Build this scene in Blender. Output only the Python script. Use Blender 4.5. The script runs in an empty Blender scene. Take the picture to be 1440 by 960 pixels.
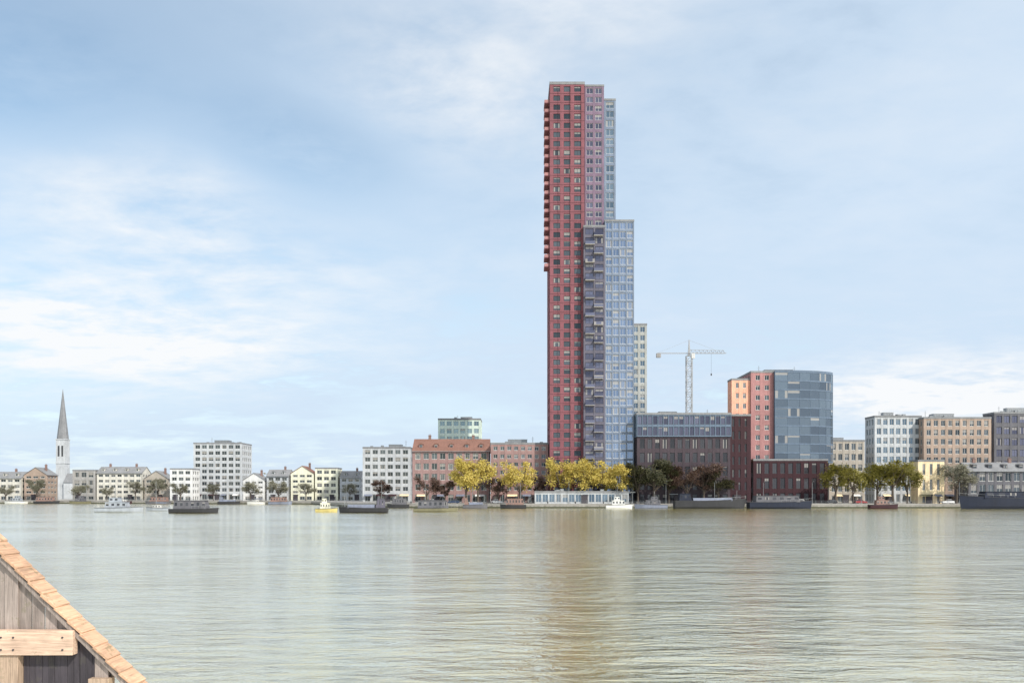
import bpy, bmesh, math, random
from mathutils import Vector, Matrix
R = random.Random(7)
S = bpy.context.scene
LINK = S.collection.objects.link
CH, HY, F = 5.0, 694.0, 1200.0            # eye height, horizon row, focal length (photo pixels)
GZ = 1.5                                   # quay level
def PX(x, Y): return (x-720)*Y/F
def PZ(y, Y): return CH+(HY-y)*Y/F

# ------------------------------------------------------------------ materials
def nodes(name):
    m = bpy.data.materials.new(name); m.use_nodes = True
    nt = m.node_tree; return m, nt, nt.nodes['Principled BSDF']
def mth(nt, op, a, b=None, c=None, clamp=False):
    n = nt.nodes.new('ShaderNodeMath'); n.operation = op; n.use_clamp = clamp
    for i, v in enumerate((a, b, c)):
        if v is None: continue
        if isinstance(v, (int, float)): n.inputs[i].default_value = v
        else: nt.links.new(v, n.inputs[i])
    return n.outputs[0]
def noise(nt, vec, scale, detail=4, rough=.55, dist=0):
    n = nt.nodes.new('ShaderNodeTexNoise'); n.inputs['Scale'].default_value = scale
    n.inputs['Detail'].default_value = detail; n.inputs['Roughness'].default_value = rough
    n.inputs['Distortion'].default_value = dist
    nt.links.new(vec, n.inputs['Vector']); return n.outputs['Fac']
def mapping(nt, vec, sc):
    n = nt.nodes.new('ShaderNodeMapping'); n.inputs['Scale'].default_value = sc
    nt.links.new(vec, n.inputs['Vector']); return n.outputs[0]
def mixc(nt, fac, a, b):
    n = nt.nodes.new('ShaderNodeMix'); n.data_type = 'RGBA'
    for s, v in ((n.inputs[0], fac), (n.inputs[6], a), (n.inputs[7], b)):
        if isinstance(v, (int, float)): s.default_value = v
        elif isinstance(v, tuple): s.default_value = (*v, 1) if len(v) == 3 else v
        else: nt.links.new(v, s)
    return n.outputs[2]
def wall_mat(name, c, rough=.8, var=.28, scale=.25, metal=0, bump=.15, fine=3.0):
    m, nt, b = nodes(name)
    pos = nt.nodes.new('ShaderNodeNewGeometry').outputs['Position']
    n1 = noise(nt, pos, scale, 5, .6)
    n2 = noise(nt, mapping(nt, pos, (1.2, 1.2, .12)), 1.0, 4, .6)      # rain streaks
    n3 = noise(nt, pos, fine, 3, .7)
    t = mth(nt, 'ADD', mth(nt, 'MULTIPLY', n1, .4), mth(nt, 'ADD', mth(nt, 'MULTIPLY', n2, .35), mth(nt, 'MULTIPLY', n3, .25)))
    t = mth(nt, 'MULTIPLY_ADD', mth(nt, 'SUBTRACT', t, .5), 3.2, .5, clamp=True)
    nt.links.new(mixc(nt, t, tuple(v*(1-var) for v in c), tuple(min(.9, v*(1+var)) for v in c)), b.inputs['Base Color'])
    b.inputs['Roughness'].default_value = rough; b.inputs['Metallic'].default_value = metal
    if bump:
        bp = nt.nodes.new('ShaderNodeBump'); bp.inputs['Strength'].default_value = bump; bp.inputs['Distance'].default_value = .05
        nt.links.new(n3, bp.inputs['Height']); nt.links.new(bp.outputs[0], b.inputs['Normal'])
    return m
def glass_mat(name, dark, light, metal=.35, rough=.06, blinds=.15):
    m, nt, b = nodes(name)
    oi = nt.nodes.new('ShaderNodeObjectInfo').outputs['Random']
    isl = nt.nodes.new('ShaderNodeNewGeometry').outputs['Random Per Island']
    r = mth(nt, 'FRACT', mth(nt, 'ADD', oi, mth(nt, 'MULTIPLY', isl, 3.7)))
    col = mixc(nt, r, dark, light)
    su = nt.nodes.new('ShaderNodeSeparateXYZ'); nt.links.new(nt.nodes.new('ShaderNodeTexCoord').outputs['UV'], su.inputs[0])
    drop = mth(nt, 'SUBTRACT', mth(nt, 'MULTIPLY', mth(nt, 'FRACT', mth(nt, 'MULTIPLY', r, 7.13)), 1/.93), 1-blinds*2.2)
    side = mth(nt, 'MULTIPLY', mth(nt, 'GREATER_THAN', mth(nt, 'FRACT', mth(nt, 'MULTIPLY', r, 13.7)), 1-blinds), mth(nt, 'GREATER_THAN', mth(nt, 'ABSOLUTE', mth(nt, 'SUBTRACT', su.outputs[0], .5)), .27))
    bl = mth(nt, 'MAXIMUM', side, mth(nt, 'GREATER_THAN', mth(nt, 'MULTIPLY', drop, 1.9), mth(nt, 'SUBTRACT', 1.0, su.outputs[1])))
    nt.links.new(mixc(nt, mth(nt, 'MULTIPLY', bl, .75), col, (.33, .31, .29)), b.inputs['Base Color'])
    nt.links.new(mth(nt, 'MULTIPLY', metal, mth(nt, 'SUBTRACT', 1.0, mth(nt, 'MULTIPLY', bl, .8))), b.inputs['Metallic'])
    b.inputs['Roughness'].default_value = rough
    pos = nt.nodes.new('ShaderNodeNewGeometry').outputs['Position']
    bp = nt.nodes.new('ShaderNodeBump'); bp.inputs['Strength'].default_value = .06; bp.inputs['Distance'].default_value = .3
    nt.links.new(noise(nt, pos, .6, 2), bp.inputs['Height']); nt.links.new(bp.outputs[0], b.inputs['Normal'])
    return m
def leaf_mat(name, a, bcol):
    m, nt, b = nodes(name)
    isl = nt.nodes.new('ShaderNodeNewGeometry').outputs['Random Per Island']
    nt.links.new(mixc(nt, isl, a, bcol), b.inputs['Base Color']); b.inputs['Roughness'].default_value = .6
    out = nt.nodes['Material Output']; tr = nt.nodes.new('ShaderNodeBsdfTranslucent')
    tr.inputs[0].default_value = (*[min(1, v*1.2) for v in bcol], 1)
    mx = nt.nodes.new('ShaderNodeMixShader'); mx.inputs[0].default_value = .3
    nt.links.new(b.outputs[0], mx.inputs[1]); nt.links.new(tr.outputs[0], mx.inputs[2]); nt.links.new(mx.outputs[0], out.inputs[0])
    return m
M = {}
for k, c in dict(red=(.195,.068,.086), mauve=(.175,.122,.18), slate=(.105,.10,.135), bluegrey=(.155,.195,.27), grey=(.33,.34,.33),
    rose=(.33,.165,.165), maroon=(.03,.007,.012), darkmaroon=(.03,.006,.011), terracotta=(.74,.36,.25), steel=(.10,.14,.20), dusk=(.05,.036,.046),
    tan=(.34,.26,.21), beige=(.40,.36,.31), palegrey=(.46,.48,.50), cream=(.60,.58,.52), white=(.66,.66,.65), yellow=(.76,.73,.57),
    brown=(.22,.14,.12), brickmauve=(.30,.19,.18), copper=(.6,.7,.62), concrete=(.33,.32,.31), stone=(.36,.35,.33), darkgrey=(.105,.105,.12),
    rooftile=(.20,.10,.075), roofgrey=(.2,.205,.215), navy=(.008,.013,.03), black=(.025,.026,.03), timber=(.5,.33,.215), beam=(.86,.62,.45),
    weathered=(.30,.25,.225), paving=(.34,.32,.30), asphalt=(.06,.06,.063), bark=(.09,.07,.055), door=(.05,.045,.055), deck=(.25,.2,.16),
    orange=(.55,.16,.03), boatgrey=(.30,.33,.37), olive=(.16,.15,.09), boatyellow=(.5,.42,.16), tarp=(.16,.18,.24), ochre=(.9,.63,.41)).items():
    M[k] = wall_mat(k, c)
def wood_mat(name, c, axis, moss=.0):
    m, nt, b = nodes(name); oc = nt.nodes.new('ShaderNodeTexCoord').outputs['Object']; isl = nt.nodes.new('ShaderNodeNewGeometry').outputs['Random Per Island']
    off = nt.nodes.new('ShaderNodeCombineXYZ')
    for k in range(3): nt.links.new(mth(nt, 'MULTIPLY', isl, 31.7+k*7), off.inputs[k])
    va = nt.nodes.new('ShaderNodeVectorMath'); va.operation = 'ADD'; nt.links.new(oc, va.inputs[0]); nt.links.new(off.outputs[0], va.inputs[1])
    sc = [26., 26., 26.]; sc[axis] = 1.6
    g = noise(nt, mapping(nt, va.outputs[0], tuple(sc)), 1.0, 6, .65, .8); bl = noise(nt, va.outputs[0], 2.2, 5, .65); sp = noise(nt, va.outputs[0], 9, 3, .6)
    t = mth(nt, 'ADD', mth(nt, 'MULTIPLY_ADD', mth(nt, 'SUBTRACT', g, .5), 2.2, .5), mth(nt, 'MULTIPLY', mth(nt, 'SUBTRACT', isl, .5), .55), clamp=True)
    t = mth(nt, 'ADD', t, mth(nt, 'MULTIPLY', mth(nt, 'SUBTRACT', bl, .5), .8), clamp=True)
    col = mixc(nt, t, tuple(v*.55 for v in c), tuple(min(.9, v*1.3) for v in c))
    dirt = mth(nt, 'MULTIPLY', mth(nt, 'GREATER_THAN', mth(nt, 'ADD', mth(nt, 'MULTIPLY', bl, .7), mth(nt, 'MULTIPLY', sp, .3)), .585), moss)
    nt.links.new(mixc(nt, dirt, col, (.13,.13,.06)), b.inputs['Base Color']); b.inputs['Roughness'].default_value = .78
    bp = nt.nodes.new('ShaderNodeBump'); bp.inputs['Strength'].default_value = .5; bp.inputs['Distance'].default_value = .012
    nt.links.new(g, bp.inputs['Height']); nt.links.new(bp.outputs[0], b.inputs['Normal']); return m
M['timber'] = wood_mat('timber', (.56,.35,.225), 1, .45); M['beam'] = wood_mat('beam', (.72,.51,.385), 0, .35); M['weathered'] = wood_mat('weathered', (.31,.26,.235), 2, .3); M['post_wood'] = wood_mat('post_wood', (.46,.34,.25), 2, .2); M['door'] = wood_mat('door', (.055,.048,.058), 2, .1)
def plain(name, c, rough=.4, metal=0): M[name] = wall_mat(name, c, rough, .1, .8, metal, .03)
plain('frame_white', (.6,.6,.58)); plain('frame_dark', (.05,.05,.055)); plain('metal', (.30,.31,.32), .45, .6); plain('crane', (.34,.35,.36), .6)
plain('rubber', (.02,.02,.02), .8)
for k, c in dict(car_white=(.75,.75,.75), car_red=(.3,.03,.03), car_blue=(.05,.09,.2), car_silver=(.4,.41,.43), car_black=(.02,.02,.022)).items(): plain(k, c, .25)
M['glass'] = glass_mat('glass', (.03,.04,.05), (.12,.14,.16))
M['glass_blue'] = glass_mat('glass_blue', (.17,.23,.34), (.30,.37,.50), .75, .08, .1)
M['glass_slate'] = glass_mat('glass_slate', (.08,.08,.12), (.2,.2,.27), .6, .08, .1)
M['glass_teal'] = glass_mat('glass_teal', (.12,.17,.22), (.25,.32,.38), .7, .08, .1)
M['glass_curved'] = glass_mat('glass_curved', (.12,.145,.18), (.22,.265,.31), .7, .08, .06)
M['glass_dark'] = glass_mat('glass_dark', (.02,.02,.025), (.07,.07,.08), .08, .08, .08)
L = dict(yellow=leaf_mat('leaf_yellow', (.35,.30,.055), (.58,.455,.12)), dark=leaf_mat('leaf_dark', (.025,.032,.012), (.075,.07,.03)),
         olive=leaf_mat('leaf_olive', (.13,.13,.02), (.25,.22,.05)), brown=leaf_mat('leaf_brown', (.06,.035,.03), (.13,.08,.055)),
         dusty=leaf_mat('leaf_dusty', (.14,.14,.10), (.27,.26,.19)))

# ------------------------------------------------------------------ mesh helpers
class MB:
    def __init__(s): s.v = []; s.f = []; s.mi = []
    def face(s, pts, mi=0):
        b = len(s.v); s.v += [tuple(p) for p in pts]; s.f.append(tuple(range(b, b+len(pts)))); s.mi.append(mi)
    def hexa(s, p, mi=0):                                # p: 4 bottom (ccw from above) + 4 top
        b = len(s.v); s.v += [tuple(q) for q in p]
        for f in ((3,2,1,0), (4,5,6,7), (0,1,5,4), (1,2,6,5), (2,3,7,6), (3,0,4,7)): s.f.append(tuple(b+i for i in f)); s.mi.append(mi)
    def box(s, x0, x1, y0, y1, z0, z1, mi=0):
        s.hexa([(x0,y0,z0),(x1,y0,z0),(x1,y1,z0),(x0,y1,z0),(x0,y0,z1),(x1,y0,z1),(x1,y1,z1),(x0,y1,z1)], mi)
    def bar(s, a, b, r, mi=0, n=4, r2=None):
        a = Vector(a); b = Vector(b); d = b-a; r2 = r if r2 is None else r2
        q = d.to_track_quat('Z', 'Y').to_matrix(); base = len(s.v)
        for c, rr in ((a, r), (b, r2)):
            for i in range(n):
                t = 2*math.pi*(i+.5)/n; s.v.append(tuple(c+q @ Vector((rr*math.cos(t), rr*math.sin(t), 0))))
        for i in range(n):
            j = (i+1) % n; s.f.append((base+i, base+j, base+n+j, base+n+i)); s.mi.append(mi)
        s.f.append(tuple(base+i for i in reversed(range(n)))); s.mi.append(mi)
        s.f.append(tuple(base+n+i for i in range(n))); s.mi.append(mi)
    def mesh(s, name, mats):
        me = bpy.data.meshes.new(name); me.from_pydata(s.v, [], s.f)
        for m in mats: me.materials.append(m)
        me.polygons.foreach_set('material_index', s.mi)
        uv = me.uv_layers.new(name='UVMap').data
        for p in me.polygons:
            if len(p.vertices) == 4:
                for li, c in zip(p.loop_indices, ((0,0),(1,0),(1,1),(0,1))): uv[li].uv = c
        me.update(); return me
    def build(s, name, mats, parent=None, loc=(0,0,0)):
        if not isinstance(mats, (list, tuple)): mats = [mats]
        return link(name, s.mesh(name, mats), parent, loc)
def link(name, me, parent=None, loc=(0,0,0), rz=0):
    o = bpy.data.objects.new(name, me); LINK(o); o.location = loc; o.rotation_euler = (0,0,rz)
    if parent: o.parent = parent
    return o
def tag(o, label, cat, group=None):
    o['label'] = label; o['category'] = cat
    if group: o['group'] = group
    return o
def thing(name, label, cat, loc, rz=0, group=None):
    o = link(name, None, None, loc, rz); return tag(o, label, cat, group)
def copy_tree(o, parent=None):
    c = o.copy(); LINK(c)
    if parent: c.parent = parent
    for k in list(o.children): copy_tree(k, c)
    return c

# ------------------------------------------------------------------ buildings
WIN = {}
def window_mesh(w, h, fm, gm, mull):
    key = (round(w,2), round(h,2), fm, gm, mull)
    if key not in WIN:
        b = MB(); t = .07
        b.face([(t,-.06,t),(w-t,-.06,t),(w-t,-.06,h-t),(t,-.06,h-t)], 1)
        b.box(0, w, -.12, 0, 0, t); b.box(0, w, -.12, 0, h-t, h); b.box(0, t, -.115, 0, t, h-t); b.box(w-t, w, -.115, 0, t, h-t)
        for i in range(1, mull): b.box(w*i/mull-t/2, w*i/mull+t/2, -.112, -.03, t, h-t)
        b.box(-.05, w+.05, -.2, -.12, -.06, .02)
        WIN[key] = b.mesh('window', [M[fm], M[gm]])
    return WIN[key]
def volume(root, x0, x1, z0, z1, y0, depth, floors, bays, wall, glass='glass', fm='frame_white', pw=.8, sh=1.0, ground=0, side=True,
           mull=2, limit=100, label=None, roofm='roofgrey', parapet=.7, used=None, wparent=None, sidewin=True):
    """a storeyed block: core, piers and spandrels standing proud of it, windows set between them, a roof with a parapet"""
    D = .32; b = MB()
    b.box(x0+D, x1-D, y0+D, y0+depth-D, z0, z1-.1)
    fh = (z1-z0-ground)/floors; spots = []
    faces = [((x0, y0), (x1, y0), bays, 0)]
    sb = max(1, round(bays*depth/(x1-x0)))
    faces += [((x1, y0+D), (x1, y0+depth-D), sb, 1), ((x0, y0+depth-D), (x0, y0+D), sb, 2), ((x1, y0+depth), (x0, y0+depth), bays, 3)]
    for (ax, ay), (bx_, by), nb, fi in faces:
        W = math.hypot(bx_-ax, by-ay); ux, uy = (bx_-ax)/W, (by-ay)/W; nx, ny = uy, -ux
        def bx(u0, u1, d0, d1, za, zb):
            P = lambda u, d: (ax+ux*u-nx*d, ay+uy*u-ny*d)
            q = [P(u0,d0), P(u1,d0), P(u1,d1), P(u0,d1)]
            b.hexa([(*p, za) for p in q]+[(*p, zb) for p in q])
        bw = (W-pw)/nb
        for i in range(nb+1): bx(i*bw, i*bw+pw, 0, D+.01, z0, z1)
        for k in range(floors+1):
            za = z0+ground+k*fh-sh*.5; zb = za+sh
            if k == 0: za = max(z0, za); 
            if k == floors: zb = z1
            for i in range(nb): bx(i*bw+pw, (i+1)*bw, .05, D+.01, za, zb)
        if fi == 3 or (fi and not (side and sidewin)): continue
        for k in range(floors):
            for i in range(nb):
                u = i*bw+pw+.06; z = z0+ground+k*fh+sh*.5+.06
                spots.append((fi, ax+ux*u-nx*(D-.01), ay+uy*u-ny*(D-.01), z, math.atan2(uy, ux), bw-pw-.12, fh-sh-.12))
        if ground > 2:
            for i in range(nb):
                u = i*bw+pw+.06
                spots.append((fi, ax+ux*u-nx*(D-.01), ay+uy*u-ny*(D-.01), z0+.35, math.atan2(uy, ux), bw-pw-.12, ground-sh*.5-.5))
    w = b.build('wall', M[wall], root)
    if label: w['label'] = label
    wp = wparent or root
    vis = [s for s in spots if not (s[0] == 1 and PXC(root, x1) > 0) and not (s[0] == 2 and PXC(root, x0) < 0)]
    hid = [s for s in spots if s not in vis]
    n = 0; rest = MB()
    for s in vis+hid:
        fi, x, y, z, a, ww, hh = s
        if (used[0] if used else n) < limit:
            link('window', window_mesh(ww, hh, fm, glass, mull), wp, (x, y, z), a); n += 1
            if used: used[0] += 1
        else:
            me = window_mesh(ww, hh, fm, glass, mull); mt = Matrix.Translation((x,y,z)) @ Matrix.Rotation(a, 4, 'Z'); base = len(rest.v)
            rest.v += [tuple(mt @ v.co) for v in me.vertices]
            for p in me.polygons: rest.f.append(tuple(base+i for i in p.vertices)); rest.mi.append(p.material_index)
    if rest.f:
        o = rest.build('window_rows', [M[fm], M[glass]], root); o['kind'] = 'stuff'
    if parapet is not None:
        r = MB(); t = .3
        r.box(x0+t, x1-t, y0+t, y0+depth-t, z1-.09, z1+.05)
        if parapet:
            r.box(x0-.08, x1+.08, y0-.08, y0+t, z1, z1+parapet); r.box(x0-.08, x1+.08, y0+depth-t, y0+depth+.08, z1, z1+parapet)
            r.box(x0-.08, x0+t, y0+t, y0+depth-t, z1, z1+parapet-.01); r.box(x1-t, x1+.08, y0+t, y0+depth-t, z1, z1+parapet-.01)
        return w, r.build('roof', M[roofm], root)
    return w, None
def PXC(root, x): return root.location.x+x
def plant_room(root, x0, x1, y0, y1, z, h, m='metal'):
    b = MB(); b.box(x0, x1, y0, y1, z, z+h)
    n = max(2, int((x1-x0)/.8))
    for i in range(n): xx = x0+(x1-x0)*(i+.5)/n; b.box(xx-.06, xx+.06, y0-.07, y0-.002, z+.3, z+h-.3)
    b.box(x0-.1, x1+.1, y0-.1, y1+.1, z+h, z+h+.12)
    return b.build('plant_room', M[m], root)
def masts(root, pts, z, h=4):
    for x, y in pts:
        b = MB(); b.bar((x,y,z), (x,y,z+h), .08, 0, 5); b.bar((x-.6,y,z+h*.8), (x+.6,y,z+h*.8), .04); b.bar((x-.4,y,z+h*.6), (x+.4,y,z+h*.6), .04)
        b.build('antenna', M['metal'], root)
def building(name, label, cat, x0, x1, ytop, Y, depth, floors, bays, wall, roof='flat', roofm='roofgrey', group=None, plant=True, **kw):
    X0, X1, Z = PX(x0, Y), PX(x1, Y), PZ(ytop, Y)
    root = thing(name, label, cat, ((X0+X1)/2, Y, GZ), 0, group); W = X1-X0; H = Z-GZ
    if roof == 'flat':
        volume(root, -W/2, W/2, 0, H-.7, 0, depth, floors, bays, wall, roofm=roofm, **kw)
        if plant:
            c = R.uniform(-.15, .15)*W; pwid = W*R.uniform(.2, .35)
            plant_room(root, c-pwid/2, c+pwid/2, depth*.35, depth*.65, H-.65, R.uniform(1.6, 2.6))
            masts(root, [(c+pwid*.8*(1 if R.random() < .5 else -1), depth*.5)], H-.65, R.uniform(2.5, 4.5))
    else:
        rise = {'gable': .32*W, 'ridge': .3*depth}[roof]; rise = min(rise, H*.4); E = H-rise
        volume(root, -W/2, W/2, 0, E, 0, depth, floors, bays, wall, parapet=None, **kw)
        b = MB(); o = .45; t = .22
        if roof == 'ridge':
            for sgn in (0, 1):
                ya, yb = ((-o, depth/2) if sgn == 0 else (depth+o, depth/2)); za = E-o*rise/(depth/2)
                q = [(-W/2-.2,ya,za), (W/2+.2,ya,za), (W/2+.2,yb,E+rise), (-W/2-.2,yb,E+rise)]
                if sgn: q = [q[1], q[0], q[3], q[2]]
                b.hexa(q+[(p[0],p[1],p[2]+t) for p in q])
            for sx in (-W/2+.02, W/2-.32):
                g = MB(); g.hexa([(sx,.05,E-.1),(sx+.3,.05,E-.1),(sx+.3,depth-.05,E-.1),(sx,depth-.05,E-.1),(sx,depth/2-.02,E+rise-.02),(sx+.3,depth/2-.02,E+rise-.02),(sx+.3,depth/2+.02,E+rise-.02),(sx,depth/2+.02,E+rise-.02)]); g.build('gable', M[wall], root)
        else:
            for sgn in (-1, 1):
                xa = sgn*(W/2+o); za = E-o*rise/(W/2)
                q = [(xa,-.3,za), (0,-.3,E+rise), (0,depth+.3,E+rise), (xa,depth+.3,za)]
                if sgn > 0: q = [q[1], q[0], q[3], q[2]]
                b.hexa(q+[(p[0],p[1],p[2]+t) for p in q])
            for sy in (.02, depth-.32):
                g = MB(); g.hexa([(-W/2+.05,sy,E-.1),(W/2-.05,sy,E-.1),(W/2-.05,sy+.3,E-.1),(-W/2+.05,sy+.3,E-.1),(-.02,sy,E+rise-.02),(.02,sy,E+rise-.02),(.02,sy+.3,E+rise-.02),(-.02,sy+.3,E+rise-.02)]); g.build('gable', M[wall], root)
        rf = b.build('roof', M[roofm], root)
        if roof == 'ridge':
            nd = max(2, int(W/5.5))
            for k in range(nd):
                dxx = -W/2+W*(k+.5)/nd+R.uniform(-.3,.3); sl = rise/(depth/2); y0 = depth*.12; zz = E+y0*sl; dm = MB()
                dm.box(dxx-.75, dxx+.75, y0, y0+1.5/sl+.3, zz, zz+1.5); dm.build('dormer', M[wall], rf)
                wn = MB(); wn.box(dxx-.5, dxx+.5, y0-.04, y0-.003, zz+.35, zz+1.3); wn.build('dormer_window', M['glass'], rf)
                dr_ = MB(); dr_.hexa([(dxx-.95,y0-.25,zz+1.5),(dxx+.95,y0-.25,zz+1.5),(dxx+.95,y0+1.5/sl+.5,zz+1.5),(dxx-.95,y0+1.5/sl+.5,zz+1.5),(dxx-.03,y0-.25,zz+2.1),(dxx+.03,y0-.25,zz+2.1),(dxx+.03,y0+1.9/sl+.5,zz+2.1),(dxx-.03,y0+1.9/sl+.5,zz+2.1)]); dr_.build('dormer_roof', M[roofm], rf)
            gt = MB(); gt.bar((-W/2-.2,-o-.1,E-o*rise/(depth/2)+.05), (W/2+.2,-o-.1,E-o*rise/(depth/2)+.05), .12, 0, 6); gt.bar((W/2-.15,-.12,.2), (W/2-.15,-.12,E-.3), .07, 0, 6); gt.build('gutter', M['metal'], root)
        for cx in ((-.3, .28) if W > 14 else (.22,)):
            c = MB(); x = cx*W; zz = E+rise*(.45 if roof == 'gable' else .8); y = depth*.5
            c.box(x-.5, x+.5, y-.4, y+.4, zz, E+rise+1.4); c.box(x-.6, x+.6, y-.5, y+.5, E+rise+1.4, E+rise+1.6)
            for s in (-.25, .25): c.bar((x+s,y,E+rise+1.6), (x+s,y,E+rise+2.1), .14, 0, 6)
            c.build('chimney', M['brown'], rf)
    if W > 9 and name in ('brick_block', 'shop_building', 'flat_block', 'grey_block', 'kiosk'):
        for k in range(2 if W < 20 else 4):
            ax = -W/2+W*(k+.5)/(2 if W < 20 else 4); aw = R.uniform(1.3, 2.0); b = MB(); zt = 3.3
            b.hexa([(ax-aw,-1.5,zt-.75),(ax+aw,-1.5,zt-.75),(ax+aw,-.005,zt-.1),(ax-aw,-.005,zt-.1),(ax-aw,-1.5,zt-.68),(ax+aw,-1.5,zt-.68),(ax+aw,-.005,zt),(ax-aw,-.005,zt)])
            b.build('awning', M[R.choice(('white','maroon','olive','tarp','ochre'))], root)
    if roof == 'flat' and W > 14:
        for k in range(4):
            ux = R.uniform(-.42,.42)*W; uy = R.uniform(.15,.3)*depth; b = MB(); b.box(ux-.6, ux+.6, uy-.5, uy+.5, H-.64, H+R.uniform(.3,.9)); b.build('roof_unit', M['metal'], root)
    d = MB(); dx = R.uniform(-.3, .3)*W
    d.box(dx-1.1, dx+1.1, -.25, .1, 0, 2.9); d.box(dx-1.35, dx+1.35, -.35, .05, 2.9, 3.15)
    dr = d.build('door', M['door'], root)
    h = MB(); h.box(dx+.6, dx+.7, -.32, -.25, 1.0, 1.3); h.build('handle', M['metal'], dr)
    return root

# ------------------------------------------------------------------ trees
def tree_meshes(seed, h, cr, n, leaf, size=.27):
    r = random.Random(seed); t = MB(); zc = h*.62; ends = []
    t.bar((0,0,0), (r.uniform(-.2,.2),r.uniform(-.2,.2),h*.45), .28, 0, 8, .17)
    for i in range(9):
        a = i*2.4+r.uniform(-.4,.4); z0 = h*r.uniform(.24,.44); e = Vector((math.cos(a)*cr*r.uniform(.35,.8), math.sin(a)*cr*r.uniform(.35,.8), h*r.uniform(.5,.88)))
        mid = Vector((e.x*.45, e.y*.45, (z0+e.z)/2-.2)); t.bar((0,0,z0), mid, .12, 0, 6, .08); t.bar(mid, e, .08, 0, 5, .03); ends.append(e)
        for k in range(3):
            e2 = e+Vector((r.uniform(-1,1), r.uniform(-1,1), r.uniform(-.2,1)))*cr*.3; t.bar(mid.lerp(e, .6), e2, .04, 0, 4, .015); ends.append(e2)
    c = MB(); cl = []
    for i in range(34):
        if i < 24: p = Vector(ends[r.randrange(len(ends))])
        else:
            a = r.uniform(0, 6.28); q = r.uniform(0, 1)**.5*cr*.8; p = Vector((math.cos(a)*q, math.sin(a)*q, zc+r.uniform(-.3,.36)*h*.9*(1-(q/cr)**2*.6)))
        cl.append((p, r.uniform(.10,.30)*cr))
    for i in range(n):
        p, s = cl[r.randrange(len(cl))]
        d = Vector((r.gauss(0,1), r.gauss(0,1), r.gauss(0,.8)))*s*.62
        q = p+d
        if q.z < h*.26: continue
        u = Vector((r.gauss(0,1), r.gauss(0,1), r.gauss(0,1))).normalized(); w = u.orthogonal().normalized(); sz = size*r.uniform(.6,1.3)
        c.face([q-u*sz, q-w*sz*.45, q+u*sz, q+w*sz*.45])
    return t.mesh('trunk', [M['bark']]), c.mesh('crown', [L[leaf]])
TV = {}
def tree(x, ytop, Y, leaf, label, v=0, wide=1.0, group=None, base=GZ, name='tree', cat='tree'):
    ytop += R.uniform(-5, 6) if Y < 320 else R.uniform(-2.5, 2.5)
    H = PZ(ytop, Y)-base; key = (leaf, v)
    if key not in TV: TV[key] = tree_meshes(hash_(leaf)+v, 10, 4.0+.5*v, 3400, leaf)
    tm, cm = TV[key]
    root = thing(name, label, cat, (PX(x, Y), Y, base), R.uniform(0, 6), group); s = H/10; wv = R.uniform(.82, 1.15); wv2 = R.uniform(.85, 1.15)
    for nm, me in (('trunk', tm), ('crown', cm)):
        o = link(nm, me, root); o.scale = (s*wide*wv, s*wide*wv2, s)
    return root
def hash_(s): return sum(ord(c)*(i+1) for i, c in enumerate(s))

# ------------------------------------------------------------------ setting
def waterline():
    return [(-2600,470), (-240,440), (-95,405), (-62,325), (-40,304), (0,298), (120,296), (330,292), (2600,280)]
sh = waterline()
b = MB()
far = 9000
for (x0,y0), (x1,y1) in zip(sh, sh[1:]): b.face([(x0,y0+.6,GZ), (x1,y1+.6,GZ), (x1*3.2,far,GZ), (x0*3.2,far,GZ)])
g = b.build('ground', M['paving']); g['kind'] = 'structure'
def offs(d, z): return [(x, y+d, z) for x, y in sh]
b = MB()
for (x0,y0,z), (x1,y1,_) in zip(offs(16, GZ+.004), offs(16, GZ+.004)[1:]): b.face([(x0,y0,z), (x1,y1,z), (x1,y1+7,z), (x0,y0+7,z)])
rd = b.build('road', M['asphalt']); rd['kind'] = 'structure'
b = MB()
for (x0,y0,z), (x1,y1,_) in zip(offs(15.6, GZ-.1), offs(15.6, GZ-.1)[1:]):
    b.hexa([(x0,y0,z),(x1,y1,z),(x1,y1+.38,z),(x0,y0+.38,z),(x0,y0,z+.22),(x1,y1,z+.22),(x1,y1+.38,z+.22),(x0,y0+.38,z+.22)])
kb = b.build('kerb', M['stone']); kb['kind'] = 'structure'
b = MB(); cp = MB()
for (x0,y0), (x1,y1) in zip(sh, sh[1:]):
    b.hexa([(x0,y0,-3),(x1,y1,-3),(x1,y1+1,-3),(x0,y0+1,-3),(x0,y0+.1,GZ-.15),(x1,y1+.1,GZ-.15),(x1,y1+1,GZ-.15),(x0,y0+1,GZ-.15)])
    cp.hexa([(x0,y0-.05,GZ-.15),(x1,y1-.05,GZ-.15),(x1,y1+1.1,GZ-.15),(x0,y0+1.1,GZ-.15),(x0,y0-.05,GZ+.12),(x1,y1-.05,GZ+.12),(x1,y1+1.1,GZ+.12),(x0,y0+1.1,GZ+.12)])
qm, nt, bs_ = nodes('quay_stone'); pos = nt.nodes.new('ShaderNodeNewGeometry').outputs['Position']; sz = nt.nodes.new('ShaderNodeSeparateXYZ'); nt.links.new(pos, sz.inputs[0])
n1 = noise(nt, mapping(nt, pos, (1,1,.2)), .9, 5, .65); tide = mth(nt, 'LESS_THAN', mth(nt, 'ADD', sz.outputs[2], mth(nt, 'MULTIPLY', mth(nt, 'SUBTRACT', n1, .5), .7)), .62)
nt.links.new(mixc(nt, tide, mixc(nt, n1, (.17,.165,.155), (.36,.345,.32)), (.07,.072,.05)), bs_.inputs['Base Color']); bs_.inputs['Roughness'].default_value = .8
qw = b.build('quay_wall', qm); tag(qw, 'long grey stone quay wall along the far water edge', 'wall')
cp.build('coping', M['concrete'], qw)

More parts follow.
